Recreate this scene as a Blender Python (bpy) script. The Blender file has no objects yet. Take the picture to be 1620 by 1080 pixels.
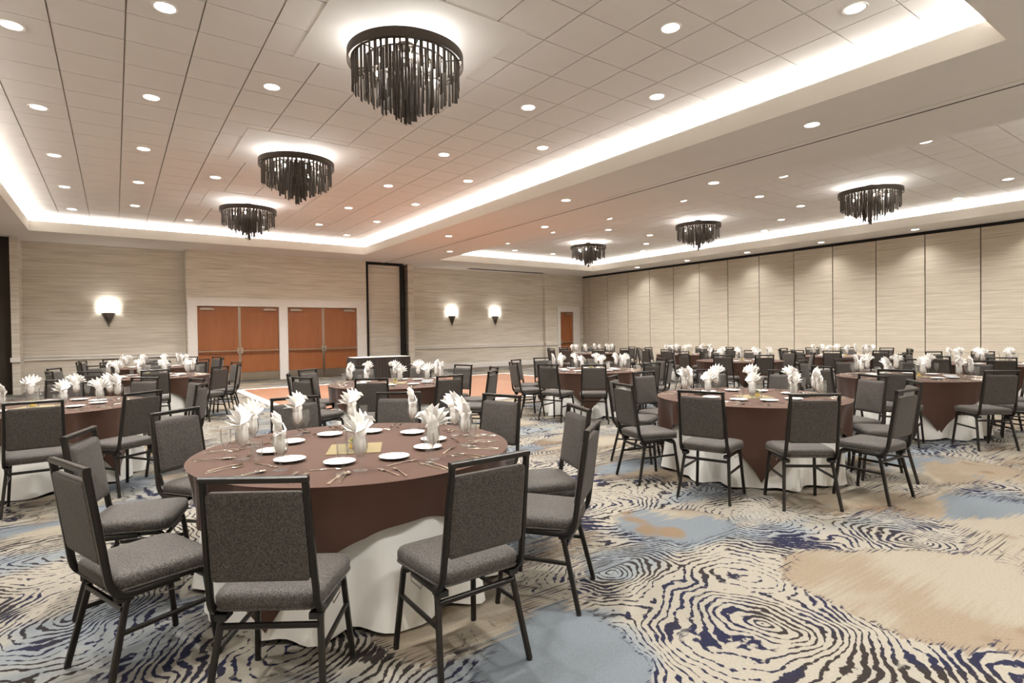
import bpy, math, random
from mathutils import Vector, Matrix

random.seed(7)
R = math.radians
PI = math.pi
scene = bpy.context.scene
col = scene.collection

# ------------------------------------------------------------------ camera
CAM_F = 889.96                      # focal length in pixels of the 1620 px frame
CAM_H = 1.45
YAW, PITCH, ROLL = R(35.2057), R(-0.8311), R(-0.7536)
fwd = Vector((math.sin(YAW) * math.cos(PITCH), math.cos(YAW) * math.cos(PITCH), math.sin(PITCH)))
rgt0 = Vector((math.cos(YAW), -math.sin(YAW), 0))
up0 = rgt0.cross(fwd)
rgt = rgt0 * math.cos(ROLL) + up0 * math.sin(ROLL)
upv = -rgt0 * math.sin(ROLL) + up0 * math.cos(ROLL)
cam_d = bpy.data.cameras.new('camera')
cam_d.sensor_width = 36.0
cam_d.lens = CAM_F * 36.0 / 1620.0
cam_d.clip_start = 0.05
cam_d.clip_end = 100
cam = bpy.data.objects.new('camera', cam_d)
col.objects.link(cam)
cam.matrix_world = Matrix(((rgt.x, upv.x, -fwd.x, 0), (rgt.y, upv.y, -fwd.y, 0),
                           (rgt.z, upv.z, -fwd.z, CAM_H), (0, 0, 0, 1)))
scene.camera = cam


def project(p):
    q = Vector(p) - Vector((0, 0, CAM_H))
    d = q.dot(fwd)
    if d < 0.05:
        return None
    return 810 + CAM_F * q.dot(rgt) / d, 540 - CAM_F * q.dot(upv) / d


def in_frame(pts, m=25):
    ps = [project(p) for p in pts]
    ps = [p for p in ps if p]
    if not ps:
        return False
    return (max(p[0] for p in ps) > -m and min(p[0] for p in ps) < 1620 + m and
            max(p[1] for p in ps) > -m and min(p[1] for p in ps) < 1080 + m)


# ------------------------------------------------------------------ world, exposure, light levels
world = bpy.data.worlds.new('world')
scene.world = world
world.use_nodes = True
world.node_tree.nodes['Background'].inputs[0].default_value = (1, 0.93, 0.83, 1)
world.node_tree.nodes['Background'].inputs[1].default_value = 0.05
scene.view_settings.view_transform = 'Standard'
scene.view_settings.look = 'None'
scene.view_settings.exposure = 0.76
scene.view_settings.gamma = 1.0
scene.view_settings.use_curve_mapping = False
scene.cycles.max_bounces = 6
scene.cycles.diffuse_bounces = 4
scene.cycles.glossy_bounces = 2
scene.cycles.transmission_bounces = 4
scene.cycles.transparent_max_bounces = 24
scene.cycles.caustics_reflective = False
scene.cycles.caustics_refractive = False
scene.cycles.sample_clamp_indirect = 4.0
scene.cycles.use_denoising = True
scene.cycles.use_adaptive_sampling = True
scene.cycles.adaptive_threshold = 0.05
DOWN_W = 290.0          # one recessed downlight
COVE_W = 24.0           # cove strip, watts per metre
CHAND_W = 9.0          # one chandelier bulb
SCONCE_W = 9.0
WARM = (1.0, 0.975, 0.94)

# ------------------------------------------------------------------ room dimensions
X_L, X_R, Y_N, S, ZC = -3.1, 18.85, -7.5, 4.18, 4.60
TRAY1 = (-1.72, 7.0, 1.66, 18.45)
TRAY2 = (9.78, 17.52, 1.66, 18.45)
TRACK = 8.40
GRID = 0.615


# ------------------------------------------------------------------ materials
def lin(c):
    return tuple(((v / 255) / 12.92 if v / 255 <= 0.04045 else ((v / 255 + 0.055) / 1.055) ** 2.4) for v in c) + (1,)


class NT:
    def __init__(self, name):
        self.m = bpy.data.materials.new(name)
        self.m.use_nodes = True
        self.t = self.m.node_tree
        self.b = self.t.nodes['Principled BSDF']
        self.o = self.t.nodes['Material Output']

    def n(self, typ, **kw):
        nd = self.t.nodes.new(typ)
        for k, v in kw.items():
            setattr(nd, k, v)
        return nd

    def l(self, a, b):
        self.t.links.new(a, b)

    def val(self, sock, v):
        if hasattr(v, 'node'):
            self.l(v, sock)
        else:
            sock.default_value = v

    def math(self, op, a, b=None, c=None, clamp=False):
        nd = self.n('ShaderNodeMath', operation=op)
        nd.use_clamp = clamp
        self.val(nd.inputs[0], a)
        if b is not None:
            self.val(nd.inputs[1], b)
        if c is not None:
            self.val(nd.inputs[2], c)
        return nd.outputs[0]

    def mix(self, f, a, b):
        nd = self.n('ShaderNodeMix', data_type='RGBA')
        self.val(nd.inputs[0], f)
        self.val(nd.inputs[6], a)
        self.val(nd.inputs[7], b)
        return nd.outputs[2]

    def coord(self, scale=(1, 1, 1), rot=(0, 0, 0), loc=(0, 0, 0)):
        tc = self.n('ShaderNodeTexCoord')
        mp = self.n('ShaderNodeMapping')
        mp.inputs['Scale'].default_value = scale
        mp.inputs['Rotation'].default_value = rot
        mp.inputs['Location'].default_value = loc
        self.l(tc.outputs['Object'], mp.inputs[0])
        return mp.outputs[0]

    def noise(self, vec, scale, detail=3, rough=0.5, dist=0.0):
        nd = self.n('ShaderNodeTexNoise')
        self.l(vec, nd.inputs['Vector'])
        nd.inputs['Scale'].default_value = scale
        nd.inputs['Detail'].default_value = detail
        nd.inputs['Roughness'].default_value = rough
        nd.inputs['Distortion'].default_value = dist
        return nd.outputs[0]

    def step(self, v, lo, hi):
        nd = self.n('ShaderNodeMapRange')
        nd.interpolation_type = 'SMOOTHSTEP'
        self.val(nd.inputs[0], v)
        nd.inputs[1].default_value = lo
        nd.inputs[2].default_value = hi
        return nd.outputs[0]

    def bump(self, h, strength, dist=0.01):
        nd = self.n('ShaderNodeBump')
        nd.inputs['Strength'].default_value = strength
        nd.inputs['Distance'].default_value = dist
        self.l(h, nd.inputs['Height'])
        self.l(nd.outputs[0], self.b.inputs['Normal'])

    def set(self, color=None, rough=0.5, metal=0.0, spec=0.5):
        if color is not None:
            self.val(self.b.inputs['Base Color'], color)
        self.b.inputs['Roughness'].default_value = rough
        self.b.inputs['Metallic'].default_value = metal
        self.b.inputs['Specular IOR Level'].default_value = spec
        return self.m


M = {}


def plain(name, c, rough=0.5, metal=0.0, spec=0.5, var=0.06, scale=6):
    t = NT(name)
    n = t.noise(t.coord(), scale, 4)
    c = lin(c)
    d = tuple(v * (1 - var) for v in c[:3]) + (1,)
    e = tuple(min(1, v * (1 + var)) for v in c[:3]) + (1,)
    M[name] = t.set(t.mix(n, d, e), rough, metal, spec)
    return t


plain('ceiling_paint', (226, 222, 218), 0.9, spec=0.2, var=0.03, scale=2)
plain('ceiling_white', (228, 224, 216), 0.85, spec=0.2, var=0.02, scale=2)
plain('grid_metal', (176, 166, 154), 0.6)
t = plain('trim_white', (230, 225, 219), 0.45)
plain('dark_bronze', (56, 47, 39), 0.42, 0.3, var=0.2, scale=20)
plain('chair_metal', (30, 26, 22), 0.33, 0.35, var=0.15, scale=30)
plain('black_gap', (16, 12, 10), 0.8)
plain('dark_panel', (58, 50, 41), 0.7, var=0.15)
plain('steel', (190, 180, 165), 0.28, 1.0)
plain('kick_steel', (168, 160, 146), 0.38, 1.0, var=0.12, scale=3)
plain('silverware', (225, 215, 200), 0.16, 1.0)
plain('china', (246, 243, 236), 0.18, var=0.01)
plain('napkin_linen', (246, 244, 240), 0.9, spec=0.2, var=0.015, scale=40)
plain('mat_gold', (140, 128, 92), 0.35, 0.3)
plain('leaf_green', (150, 150, 70), 0.55, var=0.25, scale=60)
plain('petal_yellow', (214, 178, 60), 0.6, var=0.15, scale=60)
plain('bulb_base', (60, 50, 40), 0.4, 0.6)
plain('rubber', (24, 22, 20), 0.8)
plain('table_wood', (120, 92, 64), 0.6)


def emit(name, c, s):
    t = NT(name)
    t.set((0.8, 0.8, 0.8, 1), 0.6)
    t.b.inputs['Emission Color'].default_value = tuple(c) + (1,)
    t.b.inputs['Emission Strength'].default_value = s
    M[name] = t.m


emit('lens_glow', (1.0, 0.95, 0.86), 6.0)
emit('bulb_glow', (1.0, 0.92, 0.78), 30.0)
emit('shade_glow', (1.0, 0.93, 0.80), 2.6)
emit('strip_glow', (1.0, 0.93, 0.80), 4.0)


def wallcover(name, c1, c2, c3):
    t = NT(name)
    tc = t.n('ShaderNodeTexCoord')
    sp = t.n('ShaderNodeSeparateXYZ')
    t.l(tc.outputs['Object'], sp.inputs[0])
    along = t.math('ADD', sp.outputs[0], sp.outputs[1])

    def streak(fx, fz, seed, detail=2):
        cb = t.n('ShaderNodeCombineXYZ')
        t.l(t.math('MULTIPLY', along, fx), cb.inputs[0])
        t.l(t.math('MULTIPLY', sp.outputs[2], fz), cb.inputs[1])
        cb.inputs[2].default_value = seed
        return t.noise(cb.outputs[0], 1.0, detail, 0.55)
    a = streak(0.9, 26, 0.0)
    b = streak(0.35, 7, 4.0, 3)
    c = streak(1.6, 60, 9.0)
    f = t.math('ADD', t.math('MULTIPLY', a, 0.5), t.math('ADD', t.math('MULTIPLY', b, 0.3), t.math('MULTIPLY', c, 0.2)))
    col_ = t.mix(t.step(f, 0.36, 0.64), lin(c1), lin(c2))
    col_ = t.mix(t.step(b, 0.5, 0.75), col_, lin(c3))
    t.bump(a, 0.2, 0.004)
    M[name] = t.set(col_, 0.75, spec=0.25)


wallcover('wallcovering', (198, 189, 174), (232, 226, 214), (216, 205, 190))
wallcover('wallcovering_dimmed', (178, 167, 151), (204, 194, 177), (192, 180, 163))  # same wallcovering for the partition, darkened to offset the strong light there


def door_wood():
    t = NT('door_wood')
    v = t.coord((5, 5, 0.6))
    n = t.noise(v, 1.6, 5, 0.6, 0.6)
    n2 = t.noise(t.coord((30, 30, 1.2)), 2, 3)
    c = t.mix(n, lin((132, 78, 43)), lin((168, 104, 60)))
    c = t.mix(t.math('MULTIPLY', n2, 0.35), c, lin((112, 58, 28)))
    M['door_wood'] = t.set(c, 0.38)


door_wood()


def dance_wood():
    t = NT('dance_floor_wood')
    br = t.n('ShaderNodeTexBrick')
    t.l(t.coord(rot=(0, 0, R(90))), br.inputs['Vector'])
    br.inputs['Scale'].default_value = 1.0
    br.inputs['Brick Width'].default_value = 0.914
    br.inputs['Row Height'].default_value = 0.076
    br.inputs['Mortar Size'].default_value = 0.0015
    br.inputs['Color1'].default_value = lin((178, 124, 92))
    br.inputs['Color2'].default_value = lin((160, 106, 76))
    br.inputs['Mortar'].default_value = lin((100, 56, 34))
    n = t.noise(t.coord((8, 1, 1)), 3, 4)
    c = t.mix(t.math('MULTIPLY', n, 0.4), br.outputs[0], lin((204, 148, 110)))
    M['dance_floor_wood'] = t.set(t.mix(0.5, c, (0.02, 0.015, 0.012, 1)), 0.42)


dance_wood()


def fabric(name, dark, light):
    t = NT(name)
    a = t.noise(t.coord((1, 1, 2.2)), 170, 3, 0.75)
    b = t.noise(t.coord((2.2, 1, 1), loc=(3, 1, 2)), 120, 2)
    f = t.step(t.math('ADD', t.math('MULTIPLY', a, 0.65), t.math('MULTIPLY', b, 0.35)), 0.40, 0.62)
    t.bump(a, 0.8, 0.003)
    t.b.inputs['Sheen Weight'].default_value = 0.12
    t.b.inputs['Sheen Roughness'].default_value = 0.35
    t.b.inputs['Sheen Tint'].default_value = (0.9, 0.86, 0.82, 1)
    M[name] = t.set(t.mix(f, lin(dark), lin(light)), 0.66, spec=0.4)


fabric('chair_fabric', (22, 19, 17), (84, 77, 70))


def cloth(name, c, scale=500, sheen=0.1, rough=0.7, spec=0.3):
    t = NT(name)
    n = t.noise(t.coord(), scale, 2)
    w = t.noise(t.coord(), 3, 3)
    cc = lin(c)
    d = tuple(v * 0.86 for v in cc[:3]) + (1,)
    t.bump(n, 0.15, 0.001)
    t.b.inputs['Sheen Weight'].default_value = sheen
    M[name] = t.set(t.mix(w, d, cc), rough, spec=spec)


cloth('brown_cloth', (77, 55, 45), rough=0.75, spec=0.12)
cloth('white_cloth', (232, 230, 224))
cloth('black_skirt', (40, 33, 29))


def glass(name, tint):
    t = NT(name)
    tr = t.n('ShaderNodeBsdfTransparent')
    tr.inputs[0].default_value = tint
    gl = t.n('ShaderNodeBsdfGlossy')
    gl.inputs['Roughness'].default_value = 0.03
    lw = t.n('ShaderNodeLayerWeight')
    lw.inputs[0].default_value = 0.22
    n = t.noise(t.coord(), 45, 1)
    ms = t.n('ShaderNodeMixShader')
    f = t.math('ADD', t.math('MULTIPLY', lw.outputs['Fresnel'], 0.4), t.math('MULTIPLY', n, 0.05), clamp=True)
    t.l(f, ms.inputs[0])
    t.l(tr.outputs[0], ms.inputs[1])
    t.l(gl.outputs[0], ms.inputs[2])
    df_ = t.n('ShaderNodeBsdfDiffuse')  # white diffuse share painted in for the bright highlights on the glass
    df_.inputs[0].default_value = (0.9, 0.9, 0.88, 1)
    ms2 = t.n('ShaderNodeMixShader')
    ms2.inputs[0].default_value = 0.035
    t.l(ms.outputs[0], ms2.inputs[1])
    t.l(df_.outputs[0], ms2.inputs[2])
    t.l(ms2.outputs[0], t.o.inputs[0])
    M[name] = t.m


glass('glass', (0.985, 0.985, 0.98, 1))


def carpet():
    t = NT('carpet')
    tc = t.n('ShaderNodeTexCoord')
    P = tc.outputs['Object']
    # slow warp so the rings wander like a fingerprint
    wn = t.n('ShaderNodeTexNoise')
    t.l(P, wn.inputs['Vector'])
    wn.inputs['Scale'].default_value = 1.1
    wn.inputs['Detail'].default_value = 3
    sub = t.n('ShaderNodeVectorMath', operation='SUBTRACT')
    t.l(wn.outputs['Color'], sub.inputs[0])
    sub.inputs[1].default_value = (0.5, 0.5, 0.5)
    mad = t.n('ShaderNodeVectorMath', operation='MULTIPLY_ADD')
    t.l(sub.outputs[0], mad.inputs[0])
    mad.inputs[1].default_value = (0.75, 0.75, 0)
    t.l(P, mad.inputs[2])
    W = mad.outputs[0]
    vo = t.n('ShaderNodeTexVoronoi')
    vo.feature = 'SMOOTH_F1'
    t.l(W, vo.inputs['Vector'])
    vo.inputs['Scale'].default_value = 0.62
    vo.inputs['Smoothness'].default_value = 0.35
    vo.inputs['Randomness'].default_value = 0.95
    d = t.math('ADD', t.math('DIVIDE', vo.outputs['Distance'], 0.62), 0.12)
    for cx, cy, sx, sy in [(2.51, 1.52, 1.0, 1.0), (2.4, 2.36, 1, 1.3), (4.41, 1.64, 1, 1), (3.2, 3.47, 1, 1), (4.05, 2.51, 1, 1.2),
                           (-0.31, 4.79, 1, 1), (-0.22, 3.65, 1.2, 1), (0.6, 2.8, 1, 1), (4.3, 1.0, 1, 1), (6.43, 1.68, 1, 1)]:
        mp = t.n('ShaderNodeMapping')
        t.l(W, mp.inputs[0])
        mp.inputs['Location'].default_value = (-cx * sx, -cy * sy, 0)
        mp.inputs['Scale'].default_value = (sx, sy, 0)
        ln = t.n('ShaderNodeVectorMath', operation='LENGTH')
        t.l(mp.outputs[0], ln.inputs[0])
        d = t.math('SMOOTH_MIN', d, ln.outputs['Value'], 0.12)
    fine = t.noise(P, 30, 3)
    mid = t.noise(P, 3.0, 3)
    ph = t.math('ADD', t.math('DIVIDE', d, 0.047), t.math('MULTIPLY', mid, 3.6))
    tri = t.math('MULTIPLY', t.math('ABSOLUTE', t.math('SUBTRACT', t.math('FRACT', ph), 0.5)), 2.0)
    tri = t.math('ADD', tri, t.math('MULTIPLY', t.math('SUBTRACT', fine, 0.5), 1.35))
    thick = t.math('ADD', 0.10, t.math('MULTIPLY', t.step(t.noise(P, 1.3, 2), 0.35, 0.7), 0.46))
    thick = t.math('ADD', thick, t.math('MULTIPLY', t.step(t.noise(t.coord(loc=(6, 5, 0)), 2.1, 3), 0.52, 0.64), 0.46))
    line = t.step(t.math('SUBTRACT', thick, tri), -0.05, 0.08)
    gaps = t.step(t.noise(t.coord((1, 2, 1), loc=(4, 4, 0)), 4.5, 2), 0.33, 0.40)
    line = t.math('MULTIPLY', line, gaps)
    # where the rings are woven, with streaky torn borders running along x
    big = t.noise(t.coord((0.55, 0.8, 1), loc=(1.7, 0.4, 0)), 1.0, 2)
    tear = t.noise(t.coord((1.2, 14, 1)), 1.6, 3)
    reg = t.math('ADD', big, t.math('MULTIPLY', t.math('SUBTRACT', tear, 0.5), 0.22))
    for cx, cy, r, a in [(3.62, 1.25, 0.62, -0.5), (3.45, 2.75, 0.4, -0.3), (1.6, 1.95, 0.35, -0.35), (2.5, 1.55, 0.75, 0.32), (-0.2, 4.2, 0.8, 0.25),
                         (0.5, 2.5, 0.6, 0.25), (4.0, 2.7, 0.7, 0.25), (3.2, 3.6, 0.6, 0.2), (7.0, 2.2, 0.7, -0.25), (5.6, 1.6, 0.5, -0.15)]:
        mp = t.n('ShaderNodeMapping')
        t.l(W, mp.inputs[0])
        mp.inputs['Location'].default_value = (-cx, -cy, 0)
        mp.inputs['Scale'].default_value = (1, 1, 0)
        ln = t.n('ShaderNodeVectorMath', operation='LENGTH')
        t.l(mp.outputs[0], ln.inputs[0])
        g = t.math('SUBTRACT', 1.0, t.step(ln.outputs['Value'], r * 0.45, r * 1.25))
        reg = t.math('ADD', reg, t.math('MULTIPLY', g, a))
    regm = t.step(reg, 0.48, 0.52)
    # ground colours
    n1 = t.noise(t.coord((0.6, 1.1, 1), loc=(5, 2, 0)), 1.1, 3)
    n2 = t.noise(t.coord((0.5, 1.0, 1), loc=(11, 7, 0)), 1.2, 3)
    for cx, cy, r, a in [(3.65, 1.2, 1.0, -0.3), (3.3, 2.65, 0.45, 0.16), (1.6, 1.95, 0.5, 0.18), (2.55, 2.45, 0.4, 0.14), (5.8, 1.5, 0.5, 0.14), (-0.1, 3.3, 0.5, 0.1)]:
        mp = t.n('ShaderNodeMapping')
        t.l(W, mp.inputs[0])
        mp.inputs['Location'].default_value = (-cx, -cy, 0)
        mp.inputs['Scale'].default_value = (1, 1, 0)
        ln = t.n('ShaderNodeVectorMath', operation='LENGTH')
        t.l(mp.outputs[0], ln.inputs[0])
        n2 = t.math('ADD', n2, t.math('MULTIPLY', t.math('SUBTRACT', 1.0, t.step(ln.outputs['Value'], r * 0.45, r * 1.25)), a))
    streak = t.noise(t.coord((0.9, 26, 1)), 2.0, 3)
    base = t.mix(t.step(t.math('ADD', n1, t.math('MULTIPLY', t.math('SUBTRACT', streak, 0.5), 0.2)), 0.42, 0.56), lin((212, 190, 162)), lin((230, 217, 194)))
    base = t.mix(t.step(t.math('ADD', n2, t.math('MULTIPLY', t.math('SUBTRACT', streak, 0.5), 0.25)), 0.53, 0.58), base, lin((170, 180, 188)))
    tan = t.step(t.noise(t.coord(loc=(2, 9, 0)), 1.4, 2), 0.60, 0.66)
    base = t.mix(tan, base, lin((190, 162, 130)))
    cream = t.mix(t.step(n2, 0.50, 0.62), lin((236, 226, 206)), lin((194, 202, 206)))
    pile = t.mix(regm, base, cream)
    navy = t.step(t.noise(t.coord(loc=(7, 3, 0)), 1.6, 3), 0.38, 0.54)
    ink = t.mix(navy, lin((62, 54, 52)), lin((36, 42, 84)))
    linem = t.math('MULTIPLY', line, regm)
    # faint hair lines continuing the rings over part of the plain ground
    hair = t.math('MULTIPLY', t.step(t.math('SUBTRACT', 0.10, tri), -0.03, 0.04), t.step(reg, 0.36, 0.46))
    hair = t.math('MULTIPLY', hair, t.step(t.noise(t.coord(loc=(9, 1, 0)), 1.9, 2), 0.47, 0.55))
    linem = t.math('MAXIMUM', linem, t.math('MULTIPLY', hair, 0.75))
    # loose streaks of dark yarn at the torn borders
    edge = t.math('MULTIPLY', t.step(reg, 0.42, 0.48), t.math('SUBTRACT', 1.0, regm))
    dash = t.math('MULTIPLY', edge, t.step(t.noise(t.coord((1.0, 40, 1)), 2.2, 2), 0.52, 0.58))
    linem = t.math('MAXIMUM', linem, dash)
    c = t.mix(linem, pile, ink)
    speck = t.noise(P, 320, 2, 0.8)
    c = t.mix(t.math('MULTIPLY', t.step(t.noise(P, 70, 2, 0.7), 0.4, 0.65), 0.14), c, lin((110, 100, 90)))
    c = t.mix(t.math('MULTIPLY', t.step(speck, 0.35, 0.7), 0.22), c, lin((120, 110, 96)))
    t.bump(speck, 0.5, 0.003)
    M['carpet'] = t.set(t.mix(0.73, c, (0, 0, 0, 1)), 0.95, spec=0.1)


carpet()


# ------------------------------------------------------------------ mesh helpers
class MB:
    def __init__(self):
        self.v, self.f = [], []

    def add(self, vs, fs):
        k = len(self.v)
        self.v += [tuple(p) for p in vs]
        self.f += [tuple(i + k for i in f) for f in fs]
        return self

    def box(self, x0, x1, y0, y1, z0, z1):
        return self.add([(x0, y0, z0), (x1, y0, z0), (x1, y1, z0), (x0, y1, z0), (x0, y0, z1), (x1, y0, z1), (x1, y1, z1), (x0, y1, z1)],
                        [(0, 3, 2, 1), (4, 5, 6, 7), (0, 1, 5, 4), (1, 2, 6, 5), (2, 3, 7, 6), (3, 0, 4, 7)])

    def rings(self, rs, close=True, cap=(True, True)):
        n = len(rs[0])
        vs = [p for r in rs for p in r]
        fs = []
        for i in range(len(rs) - 1):
            for j in range(n if close else n - 1):
                a, b = i * n + j, i * n + (j + 1) % n
                fs.append((a, b, b + n, a + n))
        if cap[0]:
            fs.append(tuple(reversed(range(n))))
        if cap[1]:
            fs.append(tuple(range((len(rs) - 1) * n, len(rs) * n)))
        return self.add(vs, fs)

    def lathe(self, prof, seg=24, c=(0, 0), closed=False, cap=(False, False)):
        rs = []
        for r, z in prof:
            rs.append([(c[0] + r * math.cos(2 * PI * k / seg), c[1] + r * math.sin(2 * PI * k / seg), z) for k in range(seg)])
        if closed:
            rs.append(rs[0])
        return self.rings(rs, True, cap)

    def sweep(self, path, w, h=None, side=None, n=8):
        """tube of rounded-square section along a path"""
        h = h or w
        P = [Vector(p) for p in path]
        rs = []
        for i, p in enumerate(P):
            tg = (P[min(i + 1, len(P) - 1)] - P[max(i - 1, 0)]).normalized()
            s = Vector(side) if side else (Vector((1, 0, 0)) if abs(tg.x) < 0.9 else Vector((0, 1, 0)))
            s = (s - tg * s.dot(tg)).normalized()
            u = tg.cross(s)
            ring = []
            for k in range(n):
                a = 2 * PI * (k + 0.5) / n
                cx, sy = math.cos(a), math.sin(a)
                ring.append(p + s * (math.copysign(abs(cx) ** 0.55, cx) * w / 2) + u * (math.copysign(abs(sy) ** 0.55, sy) * h / 2))
            rs.append(ring)
        return self.rings(rs)

    def xf(self, m):
        self.v = [tuple(m @ Vector(p)) for p in self.v]
        return self

    def mesh(self, name, smooth=False):
        me = bpy.data.meshes.new(name)
        me.from_pydata(self.v, [], self.f)
        me.update()
        if smooth:
            me.polygons.foreach_set('use_smooth', [True] * len(me.polygons))
            try:
                me.set_sharp_from_angle(angle=R(42))
            except Exception:
                pass
        return me


def put(name, mesh, mat, parent=None, loc=(0, 0, 0), rotz=0.0):
    if isinstance(mesh, MB):
        mesh = mesh.mesh(name, True)
    if mat and not mesh.materials:
        mesh.materials.append(M[mat])
    o = bpy.data.objects.new(name, mesh)
    col.objects.link(o)
    o.location = loc
    o.rotation_euler = (0, 0, rotz)
    if parent:
        o.parent = parent
    return o


def tag(o, label=None, cat=None, group=None, kind=None):
    if label:
        o['label'] = label
    if cat:
        o['category'] = cat
    if group:
        o['group'] = group
    if kind:
        o['kind'] = kind
    return o


def thing(name, label, cat, loc=(0, 0, 0), rotz=0.0, group=None):
    o = bpy.data.objects.new(name, None)
    o.empty_display_size = 0.1
    col.objects.link(o)
    o.location = loc
    o.rotation_euler = (0, 0, rotz)
    return tag(o, label, cat, group)


def copy_tree(o, parent=None):
    c = o.copy()
    col.objects.link(c)
    c.parent = parent
    for ch in list(o.children):
        copy_tree(ch, c)
    return c


def struct(name, mb, mat, label, parent=None):
    o = put(name, mb, mat, parent)
    if not parent:
        tag(o, label, kind='structure')
    return o


def box(*a):
    return MB().box(*a)


# ------------------------------------------------------------------ floor
struct('floor', box(X_L, X_R + 0.15, Y_N, 21.0, -0.2, 0.0), 'carpet', 'cream, blue and navy carpet with fingerprint swirl pattern')
df = thing('dance_floor', 'reddish wood dance floor with pale edging laid on the carpet', 'dance floor', (0, 0, 0))
DX0, DX1, DY0, DY1 = 2.78, 11.35, 10.4, 16.55
put('wood_surface', box(DX0, DX1, DY0, DY1, 0.0, 0.022), 'dance_floor_wood', df)
for a in ((DX0 - 0.16, DX0, DY0 - 0.16, DY1 + 0.16), (DX1, DX1 + 0.16, DY0 - 0.16, DY1 + 0.16)):
    m = MB().add([(a[0], a[2], 0.002), (a[1], a[2], 0.002), (a[1], a[3], 0.002), (a[0], a[3], 0.002),
                  (a[0] + (0.03 if a[0] < DX0 else 0), a[2] + 0.03, 0.023), (a[1] - (0.03 if a[0] > DX0 else 0), a[2] + 0.03, 0.023),
                  (a[1] - (0.03 if a[0] > DX0 else 0), a[3] - 0.03, 0.023), (a[0] + (0.03 if a[0] < DX0 else 0), a[3] - 0.03, 0.023)],
                 [(0, 3, 2, 1), (4, 5, 6, 7), (0, 1, 5, 4), (1, 2, 6, 5), (2, 3, 7, 6), (3, 0, 4, 7)])
    put('edge_trim', m, 'trim_white', df)
for y0, y1 in ((DY0 - 0.16, DY0), (DY1, DY1 + 0.16)):
    put('edge_trim', box(DX0, DX1, y0, y1, 0.002, 0.023), 'trim_white', df)

# ------------------------------------------------------------------ ceilings
sof = MB()
ZT = S + 0.24                        # fascia top
slab = (S, ZT)


def sb(x0, x1, y0, y1):
    sof.box(x0, x1, y0, y1, *slab)


YB = 21.0
# soffit slabs around the two trays, split by the partition track
sb(X_L, TRAY1[0], Y_N, YB)
sb(TRAY1[1], TRACK - 0.03, Y_N, YB)
sb(TRAY1[0], TRAY1[1], Y_N, TRAY1[2])
sb(TRAY1[0], TRAY1[1], TRAY1[3], YB)
sb(TRACK + 0.03, TRAY2[0], Y_N, YB)
sb(TRAY2[1], X_R + 0.15, Y_N, YB)
sb(TRAY2[0], TRAY2[1], Y_N, TRAY2[2])
sb(TRAY2[0], TRAY2[1], TRAY2[3], YB)
ceil = struct('ceiling', sof, 'ceiling_paint', 'plain tan soffit running around the two ceiling trays')
put('partition_track', box(TRACK - 0.03, TRACK + 0.03, Y_N, 20.3, S + 0.004, S + 0.1), 'black_gap', ceil)
put('track_cover', box(TRACK - 0.16, TRACK - 0.03, Y_N, 20.3, S - 0.006, S - 0.0005), 'ceiling_paint', ceil)

tile_me = {}


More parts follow.
